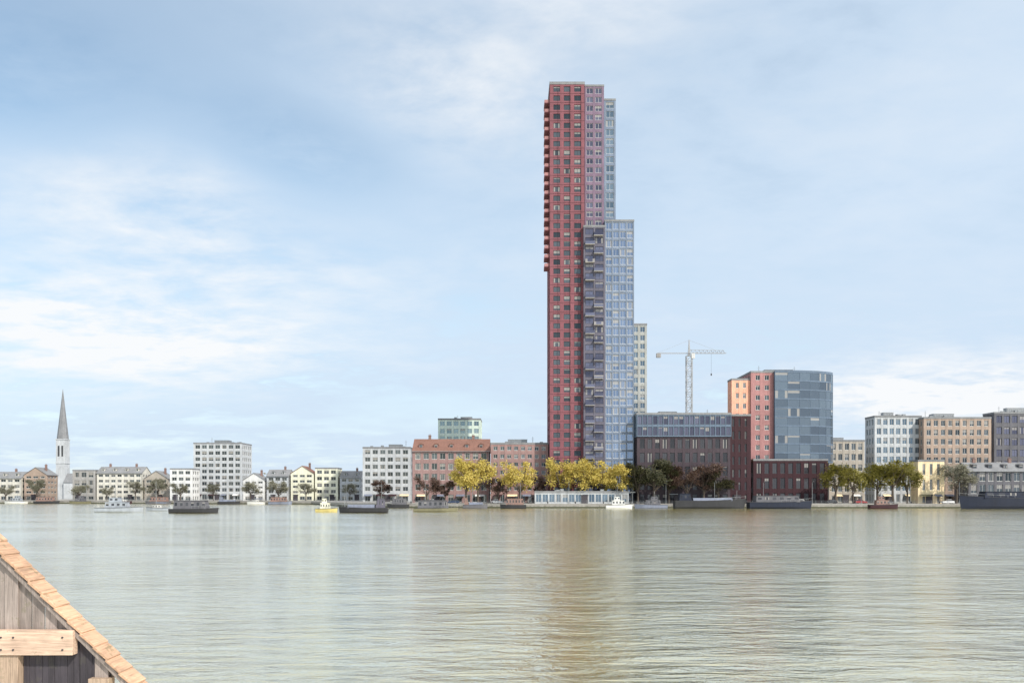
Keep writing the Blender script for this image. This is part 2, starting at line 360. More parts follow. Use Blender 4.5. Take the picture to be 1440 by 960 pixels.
# water
BODY0, BODY1, WR, WP, WB = (.36,.30,.001), (.45,.375,.003), .13, .20, 1.2
m, nt, bs = nodes('water')
pos = nt.nodes.new('ShaderNodeNewGeometry').outputs['Position']
nA = noise(nt, mapping(nt, pos, (.42,1,1)), 1.3, 5, .6, .35); nB = noise(nt, mapping(nt, pos, (.34,1,1)), .22, 4, .55, .25); nC = noise(nt, pos, .018, 3, .5)
hgt = mth(nt, 'ADD', mth(nt, 'MULTIPLY', nA, .34), mth(nt, 'MULTIPLY', nB, .8))
bp = nt.nodes.new('ShaderNodeBump'); bp.inputs['Distance'].default_value = .35
nt.links.new(mth(nt, 'MULTIPLY_ADD', nC, 1.3, WB-.35), bp.inputs['Strength'])
nt.links.new(hgt, bp.inputs['Height'])
nt.nodes.remove(bs); df = nt.nodes.new('ShaderNodeBsdfDiffuse'); gl = nt.nodes.new('ShaderNodeBsdfGlossy'); fr = nt.nodes.new('ShaderNodeFresnel'); mx = nt.nodes.new('ShaderNodeMixShader')
nt.links.new(mixc(nt, noise(nt, pos, .05, 3), BODY0, BODY1), df.inputs[0])
patch = noise(nt, mapping(nt, pos, (.35,1,1)), .03, 5, .6, 1.2)
nt.links.new(mth(nt, 'MULTIPLY_ADD', mth(nt, 'SUBTRACT', patch, .5), .22, WR, clamp=True), gl.inputs['Roughness']); gl.inputs['Color'].default_value = (1, 1, 1, 1); fr.inputs[0].default_value = 1.333
for q in (gl, fr, df): nt.links.new(bp.outputs[0], q.inputs['Normal'])
nt.links.new(mth(nt, 'POWER', fr.outputs[0], WP), mx.inputs[0]); nt.links.new(df.outputs[0], mx.inputs[1]); nt.links.new(gl.outputs[0], mx.inputs[2])
nt.links.new(mx.outputs[0], nt.nodes['Material Output'].inputs[0])
b = MB(); b.face([(-6000,-300,0), (6000,-300,0), (6000,700,0), (-6000,700,0)])
o = b.build('water', m); o['kind'] = 'structure'

# ------------------------------------------------------------------ the stepped tower
TY = 312.0
def tower():
    x = lambda p: PX(p, TY)-PX(830, TY); z = lambda p: PZ(p, TY)-GZ
    root = thing('apartment_tower', 'very tall slim red tower with lower slate blue and grey wings stepping down its right', 'tower', (PX(830, TY), TY, GZ))
    used = [0]
    red = volume(root, x(773), x(822), 0, z(119), 0, 22, 46, 3, 'red', 'glass', 'frame_dark', pw=1.35, sh=1.35, limit=40, label='tall red clad wing', used=used, parapet=1.0, sidewin=True)
    mv = volume(root, x(822)+.02, x(850), z(330), z(119), 1.6, 18, 17, 2, 'mauve', 'glass_slate', 'frame_white', pw=.8, sh=1.2, limit=52, label='mauve grey upper wing', used=used)
    sv = volume(root, x(850)+.1, x(867), z(330), z(137), 2.6, 14, 15, 1, 'bluegrey', 'glass_teal', 'frame_white', pw=.7, sh=1.0, limit=60, label='slim pale upper wing', used=used)
    db = volume(root, x(820), x(850), 0, z(322), -2.2, 20, 31, 2, 'slate', 'glass_slate', 'frame_dark', pw=.6, sh=1.0, limit=76, label='dark slate wing', used=used)
    bb = volume(root, x(850)+.02, x(891), 0, z(313), -1.2, 20, 32, 4, 'bluegrey', 'glass_blue', 'frame_white', pw=.35, sh=.7, limit=90, label='pale blue glazed wing', used=used)
    gg = volume(root, x(891)+.02, x(914), 0, z(452), 7, 14, 21, 2, 'grey', 'glass_teal', 'frame_white', pw=.8, sh=1.1, limit=100, label='low grey wing', used=used)
    fh = (z(119))/46
    for k in range(26, 45):                              # balconies on the upper left edge
        zz = k*fh+.1; X = x(773); b = MB(); rl = MB()
        b.box(X-1.9, X-.01, .6, 7.5, zz, zz+.22); b.build('balcony', M['red'], root)
        rl.box(X-1.9, X-1.84, .6, 7.5, zz+.22, zz+1.25); rl.box(X-1.83, X-.02, .6, .66, zz+.22, zz+1.25); rl.build('balustrade', M['rose'], root)
    fhs = z(322)/31
    for k in range(2, 31):
        if k % 7 == 3: continue
        xa = x(822) if k % 2 else x(834); b = MB(); b.box(xa, xa+3.4, -3.5, -2.21, k*fhs-.1, k*fhs+.08); b.build('balcony', M['concrete'], root)
        b = MB(); b.box(xa, xa+3.4, -3.5, -3.45, k*fhs+.08, k*fhs+1.1); b.box(xa, xa+.05, -3.45, -2.22, k*fhs+.08, k*fhs+1.1); b.box(xa+3.35, xa+3.4, -3.45, -2.22, k*fhs+.08, k*fhs+1.1); b.build('balustrade', M['glass_slate'], root)
    jt = MB()
    for k in range(1, 46):
        jt.box(x(773)-.01, x(822)+.01, -.03, -.002, k*z(119)/46-.04, k*z(119)/46+.04)
    for q in (773, 784.7, 801, 817, 822): jt.box(x(q)-.05, x(q)+.05, -.045, -.031, 3, z(119)-.5)
    jt.build('panel_joints', M['maroon'], root)['kind'] = 'stuff'
    plant_room(root, x(785), x(812), 7, 14, z(119)+.05, 1.5, 'slate'); masts(root, [(x(790), 10), (x(806), 12)], z(119)+1.6, 3)
    plant_room(root, x(860), x(882), 6, 12, z(313)+.05, 2.0)
    b = MB(); b.box(x(772), x(890), -6.2, -2.3, 3.9, 4.3)
    for px in (775, 800, 826, 856, 886): b.bar((x(px),-5.9,0), (x(px),-5.9,3.9), .2, 0, 8)
    b.build('entrance_canopy', M['frame_white'], root)
tower()

# ------------------------------------------------------------------ right of the tower
def office():
    Y = 306; x = lambda p: PX(p, Y)-PX(960, Y); z = lambda p: PZ(p, Y)-GZ
    root = thing('office_block', 'long low office block with slate blue top storeys directly right of the tall tower', 'office block', (PX(960, Y), Y, GZ)); u = [0]
    volume(root, x(896), x(1027), 0, z(614), 0, 12, 4, 12, 'dusk', 'glass_dark', 'frame_dark', pw=1.0, sh=1.5, ground=4.2, limit=60, label='dark mauve lower storeys', used=u, parapet=0)
    volume(root, x(895), x(1028), z(614)+.06, z(583), -.5, 12.6, 2, 18, 'steel', 'glass_slate', 'frame_dark', pw=.3, sh=.9, limit=100, label='slate blue top storeys', used=u)
    plant_room(root, x(930), x(955), 4, 8, z(583)+.05, 1.4); masts(root, [(x(1000), 6)], z(583), 2.5)
    b = MB(); b.box(x(940), x(962), -1.9, -.01, 3.3, 3.5); b.build('entrance_canopy', M['metal'], root)
    b = MB(); b.box(x(948), x(954), -.15, .2, 0, 2.9); b.build('door', M['door'], root)
office()
building('brick_annexe', 'very dark maroon brick block wedged between slate office and glazed block', 'building', 1024, 1056, 582, 307, 8, 6, 3, 'maroon', glass='glass_dark', fm='frame_dark', pw=1.5, sh=1.7, ground=4, plant=False)
def midrise():
    Y = 315; x = lambda p: PX(p, Y)-PX(1098, Y); z = lambda p: PZ(p, Y)-GZ
    root = thing('glazed_block', 'mid rise block with terracotta corner, rose pier and curved blue glass front', 'building', (PX(1098, Y), Y, GZ))
    used = [0]
    volume(root, x(1030), x(1056)-.05, z(650), z(534), 1, 6, 8, 2, 'terracotta', 'glass', 'frame_white', pw=1.5, sh=1.8, label='orange terracotta corner', used=used)
    volume(root, x(1056), x(1088), z(650), z(524), 0, 20, 9, 2, 'rose', 'glass', 'frame_white', pw=1.7, sh=1.8, label='rose brick pier', used=used)
    # curved glass front: facets, each a window strip part
    X0, X1 = x(1088)+.02, x(1181); z0, z1 = z(650), z(524); n = 8; cx = X0; 
    def pt(t): a = t*math.pi/2; return (X0+(X1-X0)*math.sin(a), -1.5+9*(1-math.cos(a)))
    core = MB(); gl = []; sp = MB()
    pts = [pt(i/n) for i in range(n+1)]
    poly = [(p[0]-.25*i/n, p[1]+.3) for i, p in enumerate(pts)]+[(X1-.25, 20), (X0, 20)]
    base = len(core.v); core.v += [(*p, z0) for p in poly]+[(*p, z1) for p in poly]; k = len(poly)
    for i in range(k): core.f.append((i, (i+1) % k, k+(i+1) % k, k+i)); core.mi.append(0)
    core.f.append(tuple(range(k, 2*k))); core.mi.append(0)
    core.build('wall', M['steel'], root)
    fl = 10; fh = (z1-z0)/fl
    for i in range(n):
        (ax, ay), (bx_, by) = pts[i], pts[i+1]
        for f in range(fl):
            za = z0+f*fh+.45; zb = z0+(f+1)*fh-.1; w = MB()
            w.face([(ax,ay,za),(bx_,by,za),(bx_,by,zb),(ax,ay,zb)]); w.build('window', M['glass_curved'], root)
            sp.hexa([(ax,ay-.08,za-.5),(bx_+.02,by-.08,za-.5),(bx_,by+.35,za-.5),(ax,ay+.35,za-.5),(ax,ay-.08,za),(bx_+.02,by-.08,za),(bx_,by+.35,za),(ax,ay+.35,za)])
        sp.bar((ax,ay-.03,z0), (ax,ay-.03,z1), .09)
    sp.box(X0-.05, X0+.05, -1.6, 3, z1, z1+.5)
    for i in range(n):
        (ax, ay), (bx_, by) = pts[i], pts[i+1]
        sp.hexa([(ax,ay-.1,z1-.1),(bx_,by-.1,z1-.1),(bx_,by+.3,z1-.1),(ax,ay+.3,z1-.1),(ax,ay-.1,z1+.8),(bx_,by-.1,z1+.8),(bx_,by+.3,z1+.8),(ax,ay+.3,z1+.8)])
    sp.build('mullions', M['steel'], root)
    volume(root, x(1056)+.05, x(1160), 0, z(648), -3, 22, 2, 9, 'darkmaroon', 'glass_dark', 'frame_dark', pw=1.2, sh=1.6, ground=4.6, limit=0 if used[0] > 99 else 100, label='dark maroon podium', used=None)
    plant_room(root, x(1085), x(1125), 8, 15, z1+.02, 2.2); masts(root, [(x(1078), 10), (x(1132), 12)], z1, 4)
midrise()
building('shop_building', 'small pale grey flat roofed block right of the maroon podium', 'building', 1166, 1216, 618, 330, 14, 5, 5, 'beige', pw=.9, sh=1.5, ground=3.5)
building('flat_block', 'blue grey flat roofed apartment block behind the olive trees at right', 'apartments', 1230, 1296, 584, 332, 9, 8, 7, 'palegrey', glass='glass_teal', pw=.8, sh=1.2, ground=4)
building('flat_block', 'tan brick apartment block with beige top next to the right edge block', 'apartments', 1299, 1394, 586, 328, 12, 8, 9, 'tan', pw=1.1, sh=1.3, ground=4)
building('warehouse', 'dark grey block at the right edge of the picture', 'building', 1398, 1500, 579, 333, 8, 7, 9, 'darkgrey', glass='glass_slate', fm='frame_dark', pw=.9, sh=1.6, ground=4)
building('kiosk', 'small two storey ochre building on quay before tan brick apartments', 'building', 1291, 1328, 646, 308, 6, 2, 3, 'ochre', pw=1.6, sh=1.6, ground=4, plant=False)
building('terrace_house', 'low slate grey house right of the small ochre building', 'house', 1362, 1450, 650, 310, 10, 2, 7, 'darkgrey', roof='ridge', pw=.9, sh=1.2, ground=3)
# ------------------------------------------------------------------ left of the tower
building('brick_block', 'mauve brick block running up to the foot of the red tower', 'building', 690, 771, 622, 318, 16, 6, 8, 'brickmauve', pw=1.0, sh=1.4, ground=4)
building('brick_block', 'rose brick block with tiled ridge roof left of the yellow trees', 'building', 580, 688, 616, 324, 16, 4, 9, 'brickmauve', roof='ridge', roofm='rooftile', pw=1.0, sh=1.5, ground=4)
building('copper_tower', 'pale green tower block rising behind the rose brick block', 'tower block', 616, 676, 588, 395, 16, 10, 6, 'copper', glass='glass_teal', pw=.9, sh=1.3, ground=3)
building('grey_block', 'plain grey block left of the rose brick block', 'building', 510, 577, 628, 372, 16, 6, 6, 'palegrey', pw=1.0, sh=1.3, ground=4)
building('grey_block', 'taller light grey block among the pale houses of the left bank', 'building', 272, 340, 622, 470, 18, 8, 7, 'palegrey', pw=1.0, sh=1.3, ground=4)
hs = [(-40,30,658,'cream','ridge','pale cream house at the left end of the far bank'), (34,66,652,'tan','gable','small tan gabled house next to the church spire'),
      (102,134,655,'concrete','flat','narrow concrete block right of the church spire'), (136,200,651,'cream','ridge','wide cream house with grey ridge roof on left bank'),
      (203,236,657,'beige','gable','small beige gabled house left of the tall grey block'), (239,270,653,'white','flat','narrow white flat roofed house beside tall grey block'),
      (342,372,660,'white','gable','small white gabled house right of tall grey block'), (375,406,655,'palegrey','ridge','pale grey house left of the yellow house'),
      (409,441,650,'yellow','gable','pale yellow gabled house on the left bank'), (443,475,652,'yellow','flat','pale yellow flat roofed house beside the gabled one'),
      (478,508,657,'palegrey','ridge','small grey ridge roofed house beside the pale yellow ones')]
for x0, x1, yt, wm, rf, lb in hs:
    Y = 462 if x1 < 260 else 445; yt += 5
    building('row_house', lb, 'house', x0, x1, yt, Y, 11, 3 if yt > 659 else 4, max(3, int((x1-x0)/9)), wm, roof=rf, roofm=R.choice(('rooftile','roofgrey','roofgrey')), pw=1.0, sh=1.5, ground=3, plant=False)

def church():
    Y = 560; root = thing('church', 'distant grey church tower with a tall thin pointed spire', 'church', (PX(85, Y), Y, GZ)); h = PZ(618, Y)-GZ
    b = MB(); b.box(-3, 3, 0, 6, 0, h); b.box(-3.3, 3.3, -.3, 6.3, h*.6, h*.6+.5); b.box(-3.3, 3.3, -.3, 6.3, h-.01, h+.6); b.build('tower', M['palegrey'], root)
    s = MB(); ht = PZ(546, Y)-GZ; s.bar((0,3,h+.6), (0,3,ht), 3.6, 0, 8, .05); s.build('spire', M['roofgrey'], root)
    for xx in (-1.2, 1.2):
        w = MB(); w.box(xx-.6, xx+.6, -.05, .2, h*.72, h*.9); w.build('belfry_opening', M['frame_dark'], root)
    nv = MB(); nv.box(3.02, 26, -2, 8, 0, 11); nv.build('nave', M['palegrey'], root)
    rr = MB(); rr.hexa([(3.02,-2.6,11),(26.3,-2.6,11),(26.3,8.6,11),(3.02,8.6,11),(3.02,2.98,17),(26.3,2.98,17),(26.3,3.02,17),(3.02,3.02,17)]); rr.build('nave_roof', M['roofgrey'], root)
church()

def crane():
    Y = 430; x0 = PX(969, Y); root = thing('tower_crane', 'grey lattice construction crane standing behind the slate office block', 'crane', (x0, Y, GZ))
    H = PZ(500, Y)-GZ; a = 1.35
    mm = MB()
    for sx in (-a, a):
        for sy in (-a, a): mm.bar((sx,sy,0), (sx,sy,H), .26)
    n = int(H/2.6)
    for k in range(n):
        z0, z1 = H*k/n, H*(k+1)/n; f = 1 if k % 2 else -1
        for sy in (-a, a): mm.bar((-a*f,sy,z0), (a*f,sy,z1), .15); mm.bar((-a,sy,z1), (a,sy,z1), .13)
        for sx in (-a, a): mm.bar((sx,-a*f,z0), (sx,a*f,z1), .15)
    mm.build('mast', M['crane'], root)
    j = MB(); J0, J1 = -PXD(20, Y), PXD(52, Y)
    for yy in (-.8, .8): j.bar((-PXD(46,Y),yy,H+1.2), (J1,yy,H+1.2), .14)
    j.bar((0,0,H+3), (J1-1,0,H+2.6), .14)
    k = 0; xx = 0.
    while xx < J1-2:
        for yy in (-.8, .8): j.bar((xx,yy,H+1.2), (xx+1,0,H+2.9), .07); j.bar((xx+1,0,H+2.9), (xx+2,yy,H+1.2), .07)
        xx += 2
    j.build('jib', M['crane'], root)
    p = MB(); p.bar((0,0,H), (0,0,H+8), .9, 0, 4, .25); p.bar((0,0,H+7.8), (J1*.7,0,H+2.9), .06); p.bar((0,0,H+7.8), (-PXD(44,Y),0,H+1.4), .06); p.build('tower_peak', M['crane'], root)
    c = MB(); c.box(-PXD(46,Y), -PXD(40,Y), -1, 1, H-.9, H+1.0); c.build('counterweight', M['concrete'], root)
    c = MB(); c.box(.9, 2.6, -1.9, -.85, H-1.6, H+.9); c.build('cab', M['frame_white'], root)
    c = MB(); c.bar((J1*.6,0,H+1.2), (J1*.6,0,H-9), .05); c.box(J1*.6-.3, J1*.6+.3, -.2, .2, H-10, H-9); c.build('hook', M['frame_dark'], root)
def PXD(d, Y): return d*Y/F
crane()

# ------------------------------------------------------------------ trees on the quay
yl = [(656,644,'yellow leaved tree before the rose brick block, left of the others'), (672,654,'small yellow tree right of the leftmost yellow tree'), (731,648,'yellow leaved tree standing before the mauve brick block'),
      (790,650,'yellow leaved tree under the left corner of red tower'), (818,645,'yellow leaved tree at the middle of red tower foot'), (846,647,'yellow leaved tree before the dark slate wing'), (872,649,'yellow leaved tree at the right end of tower foot')]
for i, (x, y, lb) in enumerate(yl): tree(x, y, 303.5+(i % 2), 'yellow', lb, i % 3, 1.0, 'yellow trees on the quay by the tower')
dk = [(897,652,'dark','dark green tree right of the tower foot'), (919,648,'dark','tallest dark green tree before the slate office'), (941,655,'dark','dark green tree in middle of slate office front'),
      (966,656,'brown','dark brown tree before the slate office'), (990,652,'brown','bushy dark brown tree near right end of slate office'), (1011,660,'dark','small dark green tree beside the maroon annexe'),
      (1175,650,'olive','olive tree right of the maroon podium'), (1200,655,'olive','olive tree before the small pale grey block'), (1234,645,'olive','tallest olive tree before blue grey apartment block'), (1256,650,'olive','olive tree right of the tallest olive tree'),
      (1276,653,'olive','small olive tree left of the ochre building'), (1345,656,'dusty','grey green tree right of the ochre building')]
for i, (x, y, lf, lb) in enumerate(dk): tree(x, y, 302.5+(i % 3), lf, lb, i % 2, 1.05, 'trees on the quay right of the tower')
lt = [(8,680,'at far left end of bank'), (52,676,'before small tan gabled house'), (112,680,'before narrow concrete block'), (150,682,'before left half of wide cream house'), (190,678,'before right half of wide cream house'),
      (222,676,'before small beige gabled house'), (254,680,'before narrow white house'), (300,678,'before tall grey block'), (352,680,'before small white gabled house'), (392,677,'before pale grey house'), (430,681,'before pale yellow gabled house'), (492,679,'before small grey ridge house'), ]
for i, (x, y, lb) in enumerate(lt): tree(x, y, (452 if x < 250 else 432), 'dusty', 'small grey green tree '+lb, i % 3, 1.25, 'small trees on the left bank')
for i, (x, y, lb) in enumerate([(536,676,'brown tree before the plain grey block'), (600,668,'brown tree at left end of rose brick block'), (626,672,'brown tree before middle of rose brick block'), (700,668,'brown tree between two yellow trees'), (756,672,'brown tree before mauve brick near tower')]):
    tree(x, y, 340 if x < 560 else 308, 'brown', lb, i % 2, 1.1, 'brown trees left of the tower')
# far wood behind everything
c = MB(); r = random.Random(3)
for i in range(16000):
    X = r.uniform(-900, 900); Y = r.uniform(760, 830); top = 13+5*math.sin(X*.021)+4*math.sin(X*.057+1)+3*math.sin(X*.13)
    q = Vector((X, Y, GZ+max(0, top)*r.random()**.5)); u = Vector((r.gauss(0,1), r.gauss(0,1), r.gauss(0,1))).normalized(); w = u.orthogonal().normalized(); s = r.uniform(.8,2)
    c.face([q-u*s, q-w*s*.6, q+u*s, q+w*s*.6])
o = c.build('distant_wood', L['dusty']); o['kind'] = 'stuff'; o['label'] = 'low distant wood behind the buildings'; o['category'] = 'wood'

# ------------------------------------------------------------------ boats
def boat(x0, x1, Y, hullm, cabm, label, name='motorboat', cat='boat', style='cruiser', flip=False, group=None, fb=1.2):
    Ln = PXD(x1-x0, Y); root = thing(name, label, cat, (PX((x0+x1)/2, Y), Y, 0), math.pi if flip else 0, group)
    Bm = min(Ln*.3, 5.2)/2; n = 14; hb = MB(); secs = []
    for i in range(n+1):
        t = i/n; x = -Ln/2+Ln*t; wdt = Bm*(1-max(0, (t-.55)/.45)**2.2)*(.86+.14*min(1, t*4)); wdt = max(.04, wdt)
        sh_ = fb*(1+.55*max(0, t-.4)**1.6); rake = .12*Ln*max(0, t-.8)
        secs.append([(x, -wdt*.7, -.3), (x+rake*.4, -wdt*.97, .25*fb), (x+rake, -wdt, sh_), (x+rake, wdt, sh_), (x+rake*.4, wdt*.97, .25*fb), (x, wdt*.7, -.3)])
    for i in range(n+1): hb.v += secs[i]
    for i in range(n):
        for j in range(6):
            if j == 2: continue
            a = i*6+j; bq = i*6+(j+1) % 6; hb.f.append((a, a+6, bq+6, bq)); hb.mi.append(0)
    hb.f.append((0,1,2,3,4,5)); hb.mi.append(0); hb.f.append(tuple(n*6+k for k in (5,4,3,2,1,0))); hb.mi.append(0)
    for i in range(n):
        a = i*6+2; hb.f.append((a, a+6, a+7, a+1)); hb.mi.append(1)
    h = hb.build('hull', [M[hullm], M['deck']], root)
    rb = MB()
    for i in range(n):
        for j in (2, 3): rb.bar(secs[i][j], secs[i+1][j], .07)
    rb.build('rub_rail', M['frame_dark'], h)
    def cab(xa, xb, z0, z1, w, m, k):
        c = MB(); sl = .25*(z1-z0)
        c.hexa([(xa,-w,z0),(xb,-w,z0),(xb,w,z0),(xa,w,z0),(xa+sl*.4,-w*.9,z1),(xb-sl,-w*.9,z1),(xb-sl,w*.9,z1),(xa+sl*.4,w*.9,z1)])
        c.box(xa-.1+sl*.4, xb+.2-sl, -w*.98, w*.98, z1, z1+.1); o = c.build('cabin', M[m], root)
        for i in range(k):
            for sy in (-1, 1):
                u0 = xa+(xb-xa)*(i+.2)/k+sl*.2; u1 = xa+(xb-xa)*(i+.8)/k-sl*.2; za = z0+(z1-z0)*.38; zb = z0+(z1-z0)*.8
                ya = sy*(w*(1-.1*.38)+.02); yb = sy*(w*(1-.1*.8)+.02); q = [(u0,ya,za),(u1,ya,za),(u1,yb,zb),(u0,yb,zb)]
                wn = MB(); wn.face(q if sy < 0 else q[::-1]); wn.build('window', M['glass_dark'], o)
        return o
    if style == 'cruiser':
        cab(-Ln*.28, Ln*.2, fb, fb+1.5, Bm*.72, cabm, 4); cab(-Ln*.2, Ln*.02, fb+1.62, fb+2.7, Bm*.55, cabm, 2)
        m_ = MB(); m_.bar((-Ln*.1,0,fb+2.7), (-Ln*.1,0,fb+4.6), .05, 0, 5); m_.bar((-Ln*.1,-.5,fb+3.9), (-Ln*.1,.5,fb+3.9), .04); m_.build('mast', M['metal'], root)
    elif style == 'barge':
        cab(-Ln*.44, -Ln*.26, fb, fb+2.3, Bm*.7, cabm, 3)
        hc = MB(); hc.hexa([(-Ln*.24,-Bm*.75,fb),(Ln*.32,-Bm*.75,fb),(Ln*.32,Bm*.75,fb),(-Ln*.24,Bm*.75,fb),(-Ln*.24,-Bm*.5,fb+.9),(Ln*.32,-Bm*.5,fb+.9),(Ln*.32,Bm*.5,fb+.9),(-Ln*.24,Bm*.5,fb+.9)]); hc.build('hatch_cover', M['tarp'], root)
        m_ = MB(); m_.bar((Ln*.4,0,fb), (Ln*.4,0,fb+3.5), .07, 0, 5); m_.build('mast', M['metal'], root)
    elif style == 'houseboat':
        cab(-Ln*.4, Ln*.3, fb, fb+2.1, Bm*.85, cabm, 6)
        c = MB(); c.bar((-Ln*.1,.3,fb+2.1), (-Ln*.1,.3,fb+3.1), .12, 0, 8); c.build('flue', M['frame_dark'], root)
    elif style == 'yacht':
        cab(-Ln*.15, Ln*.22, fb, fb+.7, Bm*.55, cabm, 3)
        m_ = MB(); m_.bar((Ln*.08,0,fb), (Ln*.08,0,fb+Ln*1.15), .07, 0, 6, .04); m_.bar((Ln*.08,0,fb+1.3), (-Ln*.38,0,fb+1.2), .06, 0, 6); m_.build('mast', M['metal'], root)
        s = MB(); s.bar((Ln*.06,0,fb+1.5), (-Ln*.36,0,fb+1.4), .18, 0, 8); s.build('furled_sail', M['tarp'], root)
        rg = MB(); rg.bar((Ln*.5,0,fb+.4), (Ln*.08,0,fb+Ln*1.1), .015); rg.bar((-Ln*.5,0,fb), (Ln*.08,0,fb+Ln*1.14), .015); rg.build('rigging', M['metal'], root)
    rl = MB()
    for i in range(int(n*.5), n, 1):
        for j in (2, 3):
            p = Vector(secs[i][j]); q = Vector(secs[i+1][j]); u = Vector((0,0,.75)); rl.bar(p, p+u, .03); rl.bar(p+u, q+u, .03)
    rl.build('railing', M['metal'], root)
    return root
boat(136,200,232,'boatgrey','boatgrey','blue grey cabin cruiser moored off the left bank','motorboat','boat','cruiser')
boat(206,238,250,'boatgrey','frame_white','small light grey yacht between cruiser and dark workboat','sailing_yacht','yacht','yacht',True,fb=.9)
boat(240,306,222,'black','darkgrey','black hulled workboat with dark cabin off left bank','workboat','boat','houseboat',fb=1.1)
boat(444,474,235,'boatyellow','yellow','small yellow cabin boat on open water','motorboat','boat','cruiser',fb=.9)
boat(478,545,225,'black','slate','dark barge with tarpaulin hatch beside the small yellow boat','barge','boat','barge',True,fb=1.3)
boat(582,643,238,'olive','darkgrey','olive hulled houseboat off the rose brick block','houseboat','boat','houseboat',fb=1.0)
boat(852,890,291,'frame_white','frame_white','white pleasure cruiser moored below the slate wing','motorboat','boat','cruiser',fb=1.2)
boat(893,938,290,'tarp','darkgrey','dark slate cruiser moored right of the white one','motorboat','boat','cruiser',True,fb=1.3)
boat(948,1046,288,'black','navy','long black barge moored below the slate office','barge','boat','barge',fb=2.7)
boat(1052,1140,289,'navy','darkgrey','dark blue houseboat moored below the maroon podium','houseboat','boat','houseboat',fb=2.2)
boat(1222,1262,287,'maroon','brown','small maroon workboat moored below the olive trees','workboat','boat','cruiser',fb=1.3)
boat(1352,1490,284,'navy','navy','large navy barge cut off by the right edge','barge','boat','houseboat',True,fb=3.6)

for i, (x, ln, hm, cm, st, lb) in enumerate(((22,30,'frame_white','boatgrey','cruiser','small white motorboat at the quay before the pale end house'), (66,34,'black','brown','houseboat','black houseboat with brown cabin at the quay below the spire'),
        (112,28,'olive','darkgrey','cruiser','olive motorboat at the quay before the narrow concrete block'), (172,26,'maroon','white','yacht','maroon yacht at the quay before the wide cream house'), (222,34,'darkgrey','brown','houseboat','grey houseboat at the quay before the small beige house'),
        (322,30,'black','tarp','barge','small black barge at the quay before the tall grey block'), (360,24,'frame_white','frame_white','yacht','white yacht at the quay before the small white gabled house'), (394,32,'tarp','brown','houseboat','slate hulled houseboat with brown cabin at the quay before the pale grey house'),
        (560,30,'black','darkgrey','houseboat','black houseboat at the quay between plain grey and rose brick blocks'), (668,34,'darkgrey','brown','barge','grey barge below the two leftmost yellow trees'), (722,36,'black','brown','houseboat','black houseboat with brown cabin below the mauve brick block'))):
    yq = [y0+(y1-y0)*(PX(x, y0)-x0)/(x1-x0) for (x0,y0), (x1,y1) in zip(sh, sh[1:]) if x0 <= PX(x, y0) <= x1+1][0]-6
    boat(x-ln/2, x+ln/2, yq, hm, cm, lb, {'cruiser':'motorboat','yacht':'sailing_yacht'}.get(st, st), 'boat', st, i % 2 == 0, 'boats moored along the far quay', 1.2)
# ------------------------------------------------------------------ quay furniture
building('ferry_pavilion', 'low pale waterside pavilion at the foot of the red tower', 'pavilion', 752, 884, 690, 300.5, 3, 1, 14, 'palegrey', glass='glass_teal', pw=.35, sh=.9, plant=False)
def lamp_proto():
    r = thing('street_lamp', 'slim grey street lamp along the far quay edge', 'street lamp', (0,0,0), 0, 'street lamps along the far quay')
    b = MB(); b.bar((0,0,0), (0,0,.8), .13, 0, 8); b.bar((0,0,.8), (0,0,7.4), .09, 0, 8, .06); b.bar((0,0,7.4), (0,-1.1,7.9), .05, 0, 6); b.build('pole', M['metal'], r)
    b = MB(); b.hexa([(-.18,-1.7,7.8),(.18,-1.7,7.8),(.14,-.9,7.85),(-.14,-.9,7.85),(-.12,-1.65,8),(.12,-1.65,8),(.1,-.95,8),(-.1,-.95,8)]); b.build('lamp_head', M['frame_dark'], r)
    return r
def shoreY(X):
    for (x0,y0), (x1,y1) in zip(sh, sh[1:]):
        if x0 <= X <= x1: return y0+(y1-y0)*(X-x0)/(x1-x0)
lp = lamp_proto()
for i in range(26):
    X = -235+i*17.0; o = lp if i == 0 else copy_tree(lp); o.location = (X, shoreY(X)+2.2, GZ)
bl = thing('bollard', 'squat black mooring bollard on the quay coping', 'bollard', (0,0,0), 0, 'mooring bollards on the quay')
b = MB(); b.bar((0,0,0), (0,0,.5), .2, 0, 8, .16); b.build('shaft', M['black'], bl); b = MB(); b.bar((0,0,.5), (0,0,.72), .3, 0, 8, .22); b.build('cap', M['black'], bl)
for i in range(24):
    X = -36+i*9.7; o = bl if i == 0 else copy_tree(bl); o.location = (X, shoreY(X)+.55, GZ+.12)
rl = thing('railing', 'grey metal railing along the far quay promenade', 'railing', (0,0,0)); b = MB(); c = MB(); X = -236.
while X < 230:
    y0, y1 = shoreY(X)+1.5, shoreY(X+2)+1.5; b.bar((X,y0,GZ), (X,y0,GZ+1.1), .035)
    for z in (.45, .78, 1.1): c.bar((X,y0,GZ+z), (X+2,y1,GZ+z), .025)
    X += 2
pb = b.build('posts', M['metal'], rl); pb['kind'] = 'stuff'; c.build('rails', M['metal'], rl)
